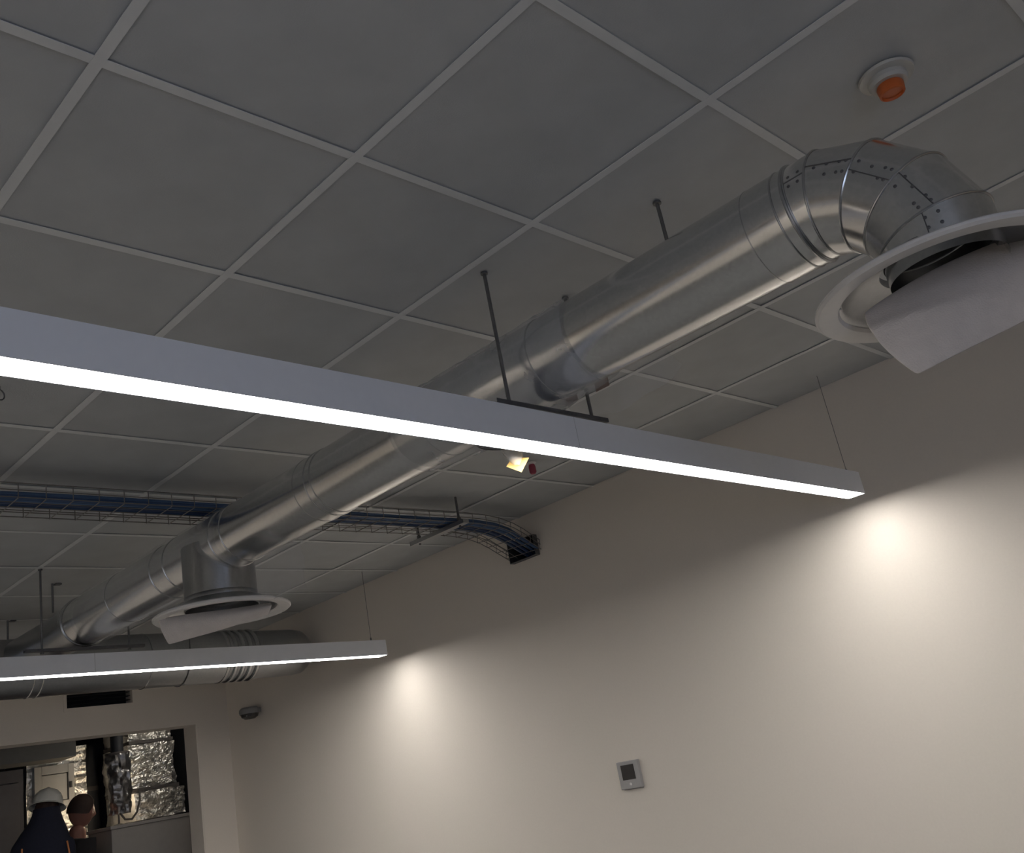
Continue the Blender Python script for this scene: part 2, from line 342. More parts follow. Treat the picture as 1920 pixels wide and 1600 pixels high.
diffuser('round white diffuser on the nearest duct elbow, cut by the picture edge', *D1, DR)
diffuser('round white diffuser hanging below the middle of the duct', *D2, 0.150)
def sheet(name, label, outline_fn, nu=22, nv=16, **k):
    rows = [[outline_fn(u/(nu-1), v/(nv-1)) for u in range(nu)] for v in range(nv)]
    o = MB().grid(rows).build(name, M['fleece'], None, True, solid=0.003, sub=1)
    return tag(o, label, 'cover', 'loose fleece covers in the diffusers')
def bil(P00, P10, P11, P01):
    P = [Vector(p) for p in (P00, P10, P11, P01)]
    return lambda u, v: P[0]*(1-u)*(1-v) + P[1]*u*(1-v) + P[2]*u*v + P[3]*(1-u)*v
def rnd_uv(u, v, k=0.35):
    # pull a square sheet's corners in, so the outline is rounded
    a, b = 2*u-1, 2*v-1
    return (a*math.sqrt(1-k*b*b/2)+1)/2, (b*math.sqrt(1-k*a*a/2)+1)/2
q1 = bil((1.395, -0.690, 2.270), (1.56, -1.13, 2.345), (1.50, -1.10, 2.140), (1.378, -0.775, 2.062))
def sh1(u, v):
    u2, v2 = rnd_uv(u, v, 0.34); p = q1(u2, v2)
    bul = math.sin(PI*v2)*0.03 + 0.012*math.sin(5*u2+1.2*v2) + 0.016*math.exp(-((u2*0.55+0.30-v2)/0.07)**2)*max(0, 1-u2*1.4)
    return p + Vector((-0.9, -0.3, 0))*bul + Vector((0, 0, 0.012*math.sin(3.2*u2)))
sheet('fleece_cover', 'white fleece sheet sagging out of the near elbow diffuser', sh1)
q2 = bil((1.185, 2.33, 2.290), (1.60, 2.12, 2.300), (1.590, 2.135, 2.250), (1.235, 2.352, 2.182))
def sh2(u, v):
    u2, v2 = rnd_uv(u, v, 0.12); p = q2(u2, v2)
    bul = math.sin(PI*v2)*0.03 + 0.008*math.sin(7*u2+v2)
    return p + Vector((-0.49, -0.87, 0))*bul
sheet('fleece_cover', 'white fleece sheet drooping from the diffuser in mid duct', sh2)

# ------------------------------------------------------------------ hangers
def rod(mb, x, y, z0, z1, r=0.005): return mb.tube([(x, y, z0), (x, y, z1)], r, 8)
def trapeze(label, y, x0, x1, bx0, bx1, z, r=0.0055):
    t = thing('duct_hanger', ((x0+x1)/2, y, z), label, 'hanger', 'trapeze hangers under the duct')
    for x in (x0, x1):
        ro = rod(MB(), x, y, z-0.022, H, r).build('threaded_rod', M['rod'], t)
        MB().lathe([(0.0, 0.0), (0.010, 0.0), (0.010, 0.008), (0, 0.008)], (x, y, z-0.026), n=6).build('nut', M['rod'], ro)
        MB().lathe([(0.0, 0.0), (0.011, 0.0), (0.011, 0.006), (0, 0.006)], (x, y, H-0.006), n=12).build('ceiling_collar', M['rod'], ro)
    b = MB()
    b.box((bx0, y-0.014, z-0.014), (bx1, y-0.0125, z)).box((bx0, y+0.0125, z-0.014), (bx1, y+0.014, z)).box((bx0, y-0.0125, z-0.014), (bx1, y+0.0125, z-0.0125))
    b.build('channel', M['channel'], t, False)
trapeze('dark trapeze hanger with tall rod just above the front light', 0.269, 1.263, 1.628, 1.20, 1.69, 2.428)
trapeze('dark trapeze hanger above the far linear light', 3.63, 1.214, 1.66, 1.13, 1.74, 2.440)
t = thing('rod_hanger', (1.449, -0.25, DZ+DR), 'single dark rod holding the duct near the elbow', 'hanger')
rod(MB(), 1.449, -0.25, DZ+DR-0.004, H, 0.0055).build('threaded_rod', M['rod'], t)
MB().lathe([(0, 0), (0.012, 0), (0.012, 0.006), (0, 0.006)], (1.449, -0.25, H-0.006), n=12).build('ceiling_collar', M['rod'], t)
MB().box((1.425, -0.265, DZ+DR-0.006), (1.473, -0.235, DZ+DR+0.003)).build('saddle', M['channel'], t, False)
for (x, y, zb, lab) in ((1.383, 3.921, 2.69, 'short dark rod with bracket over the duct, nearer of two at lower left'), (1.45, 4.80, 2.70, 'short dark rod with bracket furthest back at the left edge')):
    t = thing('rod_hanger', (x, y, zb), lab, 'hanger')
    rod(MB(), x, y, zb, H, 0.006).build('threaded_rod', M['rod'], t)
    MB().box((x+0.012, y-0.015, H-0.008), (x+0.045, y+0.015, H-0.001)).build('ceiling_bracket', M['channel'], t, False)

# ------------------------------------------------------------------ plastic film round the tees
def sleeve(name, label, y0, y1, seed, m, ztail=0.0, amp=0.005):
    rows = []; nv = 40; nu = 72
    for i in range(nv):
        y = y0 + (y1-y0)*i/(nv-1); row = []
        for k in range(nu+1):
            a = 2*PI*k/nu; d = Vector((math.cos(a), 0, math.sin(a)))
            n1 = noise.noise(Vector((y*22+seed+math.sin(a)*1.5, math.cos(a)*1.1, math.sin(a)*1.1))) + 0.35*noise.noise(Vector((y*55+2*math.cos(a), math.cos(a)*2, math.sin(a)*2+seed)))
            r = DR + 0.010 + amp*n1
            sag = max(0, -math.sin(a))**2 * ztail * math.sin(PI*i/(nv-1))
            row.append(Vector((DX, y, DZ)) + d*r + Vector((0, 0, -sag)))
        rows.append(row)
    o = MB().grid(rows).build(name, m, None, True)
    return tag(o, label, 'plastic film', 'plastic film on the duct')
sleeve('plastic_wrap', 'clear plastic film wrapped round the duct above the front light', 0.06, 0.86, 3.0, M['film'], 0.03)
sleeve('plastic_wrap', 'clear plastic film wrapped round the duct beside the mid duct diffuser', 2.03, 3.50, 9.0, M['film2'], 0.012)
# loose flap with two brown tape patches
def flap(u, v):
    y = 0.36 - 0.42*u; x = 1.575 + 0.10*v + 0.01*math.sin(9*u); z = 2.535 - 0.11*v*(0.55+0.45*math.sin(PI*u)) + 0.006*math.sin(14*u+5*v)
    return Vector((x, y, z))
fl = MB().grid([[flap(u/23, v/13) for u in range(24)] for v in range(14)]).build('plastic_flap', M['film2'], None, True)
tag(fl, 'loose clear plastic flap with two brown tape squares beside the duct', 'plastic film', 'plastic film on the duct')
def patch(y0, y1, z0, z1, x):
    MB().box((x, y0, z0), (x+0.0015, y1, z1)).build('tape_patch', M['brown'], fl, False)
patch(0.150, 0.204, 2.482, 2.522, 1.590); patch(0.277, 0.327, 2.487, 2.520, 1.588)
def flap2(u, v):
    return Vector((1.47 + 0.13*u, 2.06 - 0.20*u + 0.01*math.sin(10*v), 2.50 - 0.21*v + 0.012*math.sin(6*u+3*v)))
tag(MB().grid([[flap2(u/11, v/11) for u in range(12)] for v in range(12)]).build('plastic_flap', M['film2'], None, True), 'clear plastic flap hanging beside the mid duct diffuser spigot', 'plastic film', 'plastic film on the duct')
# bag with yellow card hanging behind the front light
bx, by, bz = 1.30, 0.325, 2.30
t = thing('wrapped_tag', (bx, by, 2.23), 'small clear plastic bag with yellow card hanging behind the front light', 'tag')
rows = []
for i in range(10):
    f = i/9; row = []
    for k in range(17):
        a = 2*PI*k/16; r = 0.010 + 0.026*math.sin(PI*min(1, f*0.9+0.1))*(1+0.35*noise.noise(Vector((math.cos(a)*2, math.sin(a)*2, f*5))))
        row.append(Vector((bx - 0.012 + 0.016*f + r*math.cos(a), by - 0.002 + 0.55*r*math.sin(a), 2.335 - 0.075*f)))
    rows.append(row)
MB().grid(rows).build('bag', M['bag'], t)
MB().add([(1.335, 0.300, 2.278), (1.312, 0.318, 2.238), (1.283, 0.345, 2.262), (1.300, 0.332, 2.287), (1.337, 0.303, 2.279), (1.314, 0.321, 2.239), (1.285, 0.348, 2.263), (1.302, 0.335, 2.288)],
         [(0,1,2,3),(7,6,5,4),(0,4,5,1),(1,5,6,2),(2,6,7,3),(3,7,4,0)]).build('card', M['yellow'], t, False)
rod(MB(), bx-0.012, by-0.002, 2.33, DZ-DR-0.02, 0.001).build('string', M['film'], t)

# ------------------------------------------------------------------ wire mesh cable tray with blue cables
path = [(-2.5, 2.28, 2.722)] + [(-2.4+0.2*i, 2.28, 2.722) for i in range(26)] + [(2.78, 2.28, 2.722), (2.95, 2.284, 2.720), (3.1, 2.297, 2.711), (3.22, 2.320, 2.694), (3.32, 2.345, 2.672), (3.42, 2.372, 2.645), (3.51, 2.392, 2.618)]
path = [Vector(p) for p in path]
def frame(i):
    t = (path[min(i+1, len(path)-1)] - path[max(i-1, 0)]).normalized(); s = Vector((0, 0, 1)).cross(t).normalized(); return t, s, t.cross(s)
def offset(ds, du, i0=0): return [path[i] + frame(i)[1]*ds + frame(i)[2]*du for i in range(i0, len(path))]
tray = thing('cable_tray', (0.5, 2.28, 2.72), 'galvanised wire mesh cable tray crossing behind the duct to the wall', 'cable tray')
TW, TH = 0.118, 0.055
for ds, du in ((-TW, TH), (TW, TH), (-TW, 0.028), (TW, 0.028), (-TW, 0), (-0.06, 0), (0, 0), (0.06, 0), (TW, 0)):
    MB().tube(offset(ds, du), 0.0022, 6).build('long_wire', M['tray'], tray)
L = [0.0]
for i in range(1, len(path)): L.append(L[-1] + (path[i]-path[i-1]).length)
def at(s):
    for i in range(1, len(path)):
        if s <= L[i]:
            f = (s-L[i-1])/(L[i]-L[i-1]); a, b = frame(i-1), frame(i)
            return path[i-1].lerp(path[i], f), a[1].lerp(b[1], f).normalized(), a[2].lerp(b[2], f).normalized()
s = 0.1
while s < L[-1] - 0.03:
    c, sd, up = at(s)
    MB().tube([c - sd*TW + up*TH, c - sd*TW - up*0.003, c + sd*TW - up*0.003, c + sd*TW + up*TH], 0.0022, 5).build('cross_wire', M['tray'], tray)
    s += 0.1
ends = [(3.60, 2.36, 2.605), (3.60, 2.38, 2.607), (3.60, 2.40, 2.605), (3.60, 2.42, 2.607), (3.60, 2.37, 2.62), (3.60, 2.39, 2.622), (3.60, 2.41, 2.62), (3.60, 2.43, 2.622)]
wheres = ['nearest the tray edge', 'second from the near edge', 'third from the near edge', 'fourth from the near edge', 'on top, nearest', 'on top, second', 'on top, third', 'on top, furthest']
for q in range(8):
    ds = -0.092 + 0.034*(q % 4) + (0.016 if q >= 4 else 0); du = 0.0115 + (0.0165 if q >= 4 else 0)
    pts = []
    for i in range(len(path)):
        t_, s_, u_ = frame(i); wob = 0.007*math.sin(path[i].x*3.1+q*1.7) if i < len(path)-3 else 0
        pts.append(path[i] + s_*(ds+wob) + u_*(du + 0.002*math.sin(path[i].x*5+q)))
    pts.append(Vector(ends[q]))
    tag(MB().tube(pts, 0.0095 if q < 4 else 0.0085, 8).build('data_cable', blues[q % 3]), 'blue data cable in the mesh tray, ' + wheres[q], 'cable', 'blue cables in the tray')
t = thing('tray_hanger', (2.765, 2.30, 2.70), 'grey channel bar on rods carrying the cable tray near the wall', 'hanger')
for y in (2.135, 2.47):
    ro = rod(MB(), 2.775, y, 2.685, H, 0.006).build('threaded_rod', M['channel'], t)
    MB().lathe([(0, 0), (0.011, 0), (0.011, 0.02), (0, 0.02)], (2.775, y, 2.716), n=8).build('nut', M['rod'], ro)
MB().box((2.755, 2.085, 2.693), (2.795, 2.53, 2.715)).build('channel', M['steel2'], t, False)
# lined wall opening
t = thing('wall_sleeve', (XW, 2.40, 2.594), 'dark metal lined opening in the wall where the blue cables enter', 'wall sleeve')
y0, y1, z0, z1 = 2.29, 2.51, 2.594, 2.717
fr = MB()
fr.box((XW-0.035, y0+0.0005, z0+0.0005), (XW+0.17, y0+0.004, z1-0.0005)).box((XW-0.035, y1-0.004, z0+0.0005), (XW+0.17, y1-0.0005, z1-0.0005)).box((XW-0.035, y0+0.004, z0+0.0005), (XW+0.17, y1-0.004, z0+0.004)).box((XW-0.035, y0+0.004, z1-0.004), (XW+0.17, y1-0.004, z1-0.0005))
fr.build('lining', M['channel'], t, False)
MB().box((XW+0.160, y0+0.004, z0+0.004), (XW+0.168, y1-0.004, z1-0.004)).build('dark_back', M['black'], t, False)

# ------------------------------------------------------------------ ceiling and wall devices
sx, sy = 1.521, -0.902
t = thing('smoke_detector', (sx, sy, H), 'round cream smoke detector with orange dust cap on the ceiling', 'smoke detector')
MB().lathe([(0, 0), (0.062, 0), (0.066, -0.004), (0.064, -0.010), (0.05, -0.013), (0, -0.013)], (sx, sy, H), n=48).build('base_plate', M['cream'], t)
MB().lathe([(0, -0.013), (0.046, -0.013), (0.047, -0.024), (0.042, -0.032), (0, -0.032)], (sx, sy, H), n=48).build('body', M['cream'], t)
MB().lathe([(0, -0.032), (0.030, -0.032), (0.032, -0.036), (0.030, -0.056), (0.026, -0.058), (0.024, -0.052), (0, -0.052)], (sx, sy, H), n=40).build('dust_cap', M['orange'], t)
MB().lathe([(0, 0), (0.003, 0), (0.0025, -0.002), (0, -0.002)], (sx+0.028, sy-0.030, H-0.024), n=10).build('indicator', M['gap'], t)
t = thing('sprinkler', (2.80, 1.584, H), 'small red capped sprinkler on the ceiling behind the front light', 'sprinkler')
MB().lathe([(0, 0), (0.026, 0), (0.024, -0.004), (0.012, -0.006), (0.010, -0.012), (0, -0.012)], (2.80, 1.584, H), n=24).build('escutcheon', M['white'], t)
MB().lathe([(0, -0.010), (0.014, -0.010), (0.0175, -0.022), (0.0175, -0.050), (0.012, -0.058), (0, -0.060)], (2.80, 1.584, H), n=24).build('cap', M['red'], t)
t = thing('ceiling_hook', (0.318, 1.50, H), 'small dark ring hook on the ceiling at the left picture edge', 'hook')
rod(MB(), 0.318, 1.50, H-0.012, H, 0.003).build('stem', M['rod'], t)
MB().tube([(0.318+0.017*math.cos(a*PI/10), 1.50+0.008*math.cos(a*PI/10), H-0.028+0.017*math.sin(a*PI/10)) for a in range(20)], 0.0024, 6, closed=True).build('ring', M['rod'], t)
t = thing('thermostat', (XW, 1.958, 1.32), 'grey wall thermostat with dark screen', 'thermostat')
yb0, yb1, zb0, zb1 = 1.888, 2.028, 1.253, 1.390
def xbox(m, name, y0, y1, z0, z1, d0, d1, par, bev=0.002): return MB().box((XW-d1, y0, z0), (XW-d0, y1, z1)).build(name, M[m], par, False, bevel=bev)
bd = xbox('lightgrey', 'body', yb0, yb1, zb0, zb1, 0.0, 0.024, t, 0.004)
xbox('screen', 'screen', 1.915, 2.002, 1.298, 1.372, 0.023, 0.0255, bd, 0.0008)
MB().lathe([(0, -0.027), (0.006, -0.0265), (0.0075, -0.023), (0, -0.022)], (XW, 1.956, 1.276), 'x', 20).build('button', M['white'], bd)
xbox('grey', 'base_plate', yb0+0.006, yb1-0.006, zb0-0.004, zb1-0.004, 0.0, 0.006, t, 0.001)
px, py, pz = 3.435, 5.50, 2.235
t = thing('wall_detector', (XW, py, pz), 'small round grey dome detector on the wall beside the far corner', 'detector')
MB().lathe([(0, 0.050), (0.060, 0.050), (0.076, 0.036), (0.079, 0.018), (0.074, 0.0), (0, 0.0)], (px, py, pz-0.012), n=40).build('body', M['grey'], t)
MB().lathe([(0.070, 0.0), (0.062, -0.022), (0.040, -0.036), (0, -0.040)], (px, py, pz-0.012), n=40).build('dome', M['screen'], t)
MB().box((px+0.05, py-0.025, pz-0.008), (XW, py+0.025, pz+0.028)).build('bracket', M['grey'], t, False, bevel=0.003)
MB().lathe([(0, 0.004), (0.004, 0.002), (0.005, 0), (0, -0.001)], (px-0.052, py-0.045, pz-0.03), n=10).build('indicator', M['white'], t)

# ------------------------------------------------------------------ big transverse duct by the end wall, vent slot
BY, BZ, BR = 4.66, 2.53, 0.172
big = thing('main_duct', (0.6, BY, BZ-BR), 'large dull silver duct running along the end wall behind the far light', 'duct')
xc = [-2.5, -0.7, 0.62, 2.74]
for a, b in zip(xc[:-1], xc[1:]): MB().lathe([(BR, a), (BR, b)], (0, BY, BZ), 'x', 64).build('duct_section', M['steel2'], big)
for x in xc[1:-1] + [0.70, 1.5, 1.55, 2.2]: MB().lathe([(BR-0.001, -0.004), (BR+0.004, 0), (BR-0.001, 0.004)], (x, BY, BZ), 'x', 64).build('seam_bead', M['seam'], big)
for k in range(5):
    x = 2.74 + 0.055*k; MB().lathe([(BR-0.004, -0.020), (BR+0.004, -0.012), (BR+0.004, 0.004), (BR-0.010, 0.02)], (x, BY, BZ), 'x', 64).build('flexible_rib', M['seam'], big)
MB().lathe([(BR-0.006, 2.74), (BR-0.008, 3.0), (BR-0.010, 3.30), (BR-0.02, 3.37), (BR-0.05, 3.415), (BR-0.10, 3.435), (0, 3.44)], (0, BY, BZ), 'x', 64).build('end_piece', M['steel2'], big, angle=60)
for x, lab in ((0.2, 'strap hanger holding the large far duct beyond the left picture edge'), (2.45, 'thin strap hanger round the large far duct behind the mid duct diffuser')):
    t = thing('strap_hanger', (x, BY, BZ-BR-0.003), lab, 'hanger', 'strap hangers of the large far duct')
    MB().tube([(x, BY+(BR+0.0045)*math.sin(a*PI/16-PI/2), BZ-(BR+0.0045)*math.cos(a*PI/16-PI/2)) for a in range(17)], 0.003, 6).build('strap', M['channel'], t)
    for sg in (-1, 1): rod(MB(), x, BY+sg*(BR+0.0045), BZ, H, 0.004).build('threaded_rod', M['rod'], t)
t = thing('vent_slot', (2.49, YF, 2.453), 'dark rectangular vent slot above the service doorway', 'vent')
fr = MB()
for a, b in (((2.222, 2.431), (2.2445, 2.597)), ((2.7345, 2.431), (2.757, 2.597)), ((2.2445, 2.431), (2.7345, 2.4535)), ((2.2445, 2.5745), (2.7345, 2.597))):
    fr.box((a[0], YF-0.006, a[1]), (b[0], YF, b[1]))
fr.build('frame', M['wall'], t, False)
MB().box((2.25, YF+0.10, 2.457), (2.73, YF+0.12, 2.571)).build('dark_back', M['black'], t, False)
for z in (2.485, 2.514, 2.543): MB().box((2.245, YF+0.03, z-0.0012), (2.734, YF+0.085, z+0.0012)).build('louvre', M['black'], t, False)

# ------------------------------------------------------------------ service room behind the doorway
def crumple(mb_rows_fn, nu, nv, name, m, par): return MB().grid([[mb_rows_fn(u/(nu-1), v/(nv-1)) for u in range(nu)] for v in range(nv)]).build(name, m, par, False)
def foil_box(par, x0, x1, y0, y1, z0, z1, seed, m, amp=0.018):
    """crumpled foil wrapped block, open at the back"""
    def f(u, v):
        z = z1 + (z0-z1)*v; per = [(x0, y1), (x0, y0), (x1, y0), (x1, y1)]
        s = u*3; k = min(2, int(s)); g = s-k; a, b = per[k], per[k+1]
        p = Vector((a[0]+(b[0]-a[0])*g, a[1]+(b[1]-a[1])*g, z))
        n = Vector((noise.noise(p*6+Vector((seed, 0, 0))), noise.noise(p*6+Vector((0, seed, 0))), 0.6*noise.noise(p*9+Vector((0, 0, seed)))))
        n2 = noise.noise(Vector((p.x*5+p.z*16, p.y*5, p.z*20+seed))) + 0.6*noise.noise(Vector((p.x*26+p.z*18, p.y*9, p.z*44+seed)))
        return p + n*amp + Vector((0, -1, 0))*amp*0.9*n2
    crumple(f, 64, 34, 'foil_wrap', m, par)
    MB().box((x0+0.03, y0+0.03, z0+0.005), (x1-0.03, y1, z1-0.005)).build('core', M['foil2'], par, False)
u1 = thing('foil_duct', (3.36, 7.2, 1.62), 'stack of crumpled silver foil wrapped ducting at the right of the doorway', 'duct')
foil_box(u1, 3.15, 3.52, 7.0, 7.5, 2.40, 2.27, 1.0, M['foil']); 
foil_box(u1, 3.14, 3.55, 7.0, 7.5, 2.235, 1.875, 2.0, M['foil'], 0.024)
foil_box(u1, 3.15, 3.60, 6.95, 7.5, 1.845, 1.625, 3.0, M['foil'], 0.02)
MB().box((3.145, 6.985, 2.24), (3.54, 7.5, 2.268)).build('strap', M['band'], u1, False)
MB().box((3.145, 6.985, 1.85), (3.57, 7.5, 1.88)).build('strap', M['band'], u1, False)
MB().box((3.2, 7.05, 2.40), (3.5, 7.45, H)).build('riser', M['foil2'], u1, False)
u2 = thing('ventilation_unit', (2.78, 7.9, 0.0), 'foil lined ventilation unit with framed grey access panel behind the hard hat', 'machine')
foil_box(u2, 2.53, 3.03, 7.6, 8.1, 2.34, 1.55, 5.0, M['foil'], 0.012)
MB().box((2.55, 7.66, 0.0), (3.01, 8.1, 1.55)).build('body', M['ahu'], u2, False, bevel=0.005)
fp = MB()
for a, b in (((2.575, 1.86), (2.635, 2.20)), ((2.855, 1.86), (2.905, 2.20)), ((2.635, 2.13), (2.855, 2.20)), ((2.635, 1.86), (2.855, 1.905))): fp.box((a[0], 7.545, a[1]), (b[0], 7.60, b[1]))
fp.build('panel_frame', M['ahu'], u2, False, bevel=0.003)
pn = MB().box((2.64, 7.562, 1.91), (2.85, 7.60, 2.125)).build('access_panel', M['ahu'], u2, False, bevel=0.004)
MB().box((2.862, 7.525, 2.00), (2.878, 7.545, 2.05)).build('latch', M['darkpipe'], u2, False)
tag(MB().box((1.2, 7.0, 2.205), (2.71, 7.35, H-0.003)).build('bulkhead', M['darkgrey'], None, False, bevel=0.004), 'grey bulkhead box across the top left of the doorway', 'bulkhead')
tag(MB().box((1.3, 7.62, 0.0), (2.515, 7.70, 2.21)).box((1.34, 7.60, 0.1), (2.475, 7.62, 2.1)).build('service_panel', M['darkpanel'], None, False, bevel=0.004), 'dark blue grey panel at the left inside the service doorway', 'cabinet')  # plain dark blue grey panel
t = thing('dark_pipe', (3.1, 8.0, 0.6), 'dark insulated pipe dropping behind the foil unit', 'pipe')
MB().tube([(3.60, 7.95, 2.34), (3.32, 7.95, 2.34), (3.20, 7.93, 2.28), (3.165, 7.92, 2.15), (3.165, 7.92, 0.0)], 0.10, 20).build('insulation', M['darkpipe'], t)
MB().lathe([(0.103, -0.02), (0.106, 0), (0.103, 0.02)], (3.165, 7.92, 1.98), n=24).build('joint_tape', M['band'], t)
t = thing('flexible_duct', (2.985, 6.86, 1.69), 'crumpled dark foil flexible duct hanging beside the silver stack', 'duct')
rows = []
for i in range(40):
    f = i/39; c = Vector((2.985+0.012*math.sin(3*f), 6.86, 2.165-0.47*f)); row = []
    for k in range(33):
        a = 2*PI*k/32; r = 0.090 - 0.010*f + 0.0015*math.sin(i*1.6) + 0.022*noise.noise(Vector((math.cos(a)*3, math.sin(a)*3, f*9)))
        row.append(c + Vector((math.cos(a)*r, math.sin(a)*r, 0)))
    rows.append(row)
MB().grid(rows).build('foil_sleeve', M['foil2'], t, angle=30)
MB().tube([(2.985, 6.86, 2.17), (2.985, 6.86, H)], 0.05, 20).build('drop_pipe', M['darkpipe'], t)
MB().lathe([(0.092, 0), (0.096, 0.012), (0.092, 0.024), (0.0, 0.024)], (2.985, 6.86, 2.155), n=32).build('clamp', M['band'], t)
tag(MB().tube([(3.13, 6.80, 1.87), (3.12, 6.78, 1.78), (3.08, 6.75, 1.69), (3.02, 6.72, 1.64), (2.96, 6.71, 1.645), (2.93, 6.73, 1.70)], 0.008, 8).build('hanging_cable', M['band']), 'looped grey cable hanging in front of the flexible duct', 'cable')
t = thing('grey_cabinet', (3.16, 6.9, 0.0), 'plain grey cabinet below the silver foil stack', 'cabinet')
MB().box((2.842, 6.70, 0.0), (3.50, 7.15, 1.585)).build('body', M['cabinet'], t, False, bevel=0.004)
MB().box((2.832, 6.69, 1.586), (3.51, 7.16, 1.612)).build('top', M['cabinet'], t, False, bevel=0.003)
tag(MB().box((3.66, 6.45, 0.0), (3.72, 8.6, 2.75)).build('dark_gap_panel', M['black'], None, False), 'black panel standing in for the dark gap behind the right door jamb', 'screen')  # black sheet painted in for the dark of the gap beyond the jamb
t = thing('foil_fill_light', (3.35, YF+0.2, 2.44), 'small added fill light, unseen inside the service room above the doorway', 'light')  # added above the lintel, out of sight, to brighten the foil stack
MB().box((3.24, YF+0.2, 2.42), (3.46, YF+0.235, 2.52)).build('base', M['ahu'], t, False, bevel=0.004)
MB().box((3.25, YF+0.235, 2.43), (3.45, YF+0.265, 2.51)).build('lens', mat('foil_fill_lens', (0.9, 0.9, 0.9), 0.4, 0, 30, 0.01, emit=(1.0, 0.93, 0.82), emit_s=11.0), t, False, bevel=0.006)
# added lamp, hidden from view, to light the faces in the service room
LX, LY, LZ = 3.03, 6.985, 1.80
t = thing('face_fill_lamp', (LX, LY, 1.612), 'small added fill lamp on the grey cabinet, unseen behind the flexible duct', 'lamp')
MB().lathe([(0, 0), (0.05, 0), (0.05, 0.006), (0.010, 0.012), (0.008, 0.02), (0.008, LZ-0.05-1.612), (0, LZ-0.05-1.612)], (LX, LY, 1.612), n=20).build('stand', M['darkpipe'], t)
MB().lathe([(0, -0.05), (0.016, -0.05), (0.018, -0.02), (0.012, -0.018), (0, -0.018)], (LX, LY, LZ), n=16).build('socket', M['darkpipe'], t)
MB().lathe([(0.0, -0.018), (0.012, -0.016), (0.022, 0.0), (0.020, 0.014), (0.010, 0.022), (0, 0.024)], (LX, LY, LZ), n=16).build('bulb', mat('face_fill_bulb', (0.9, 0.9, 0.9), 0.4, 0, 30, 0.01, emit=(1.0, 0.80, 0.55), emit_s=95.0), t)

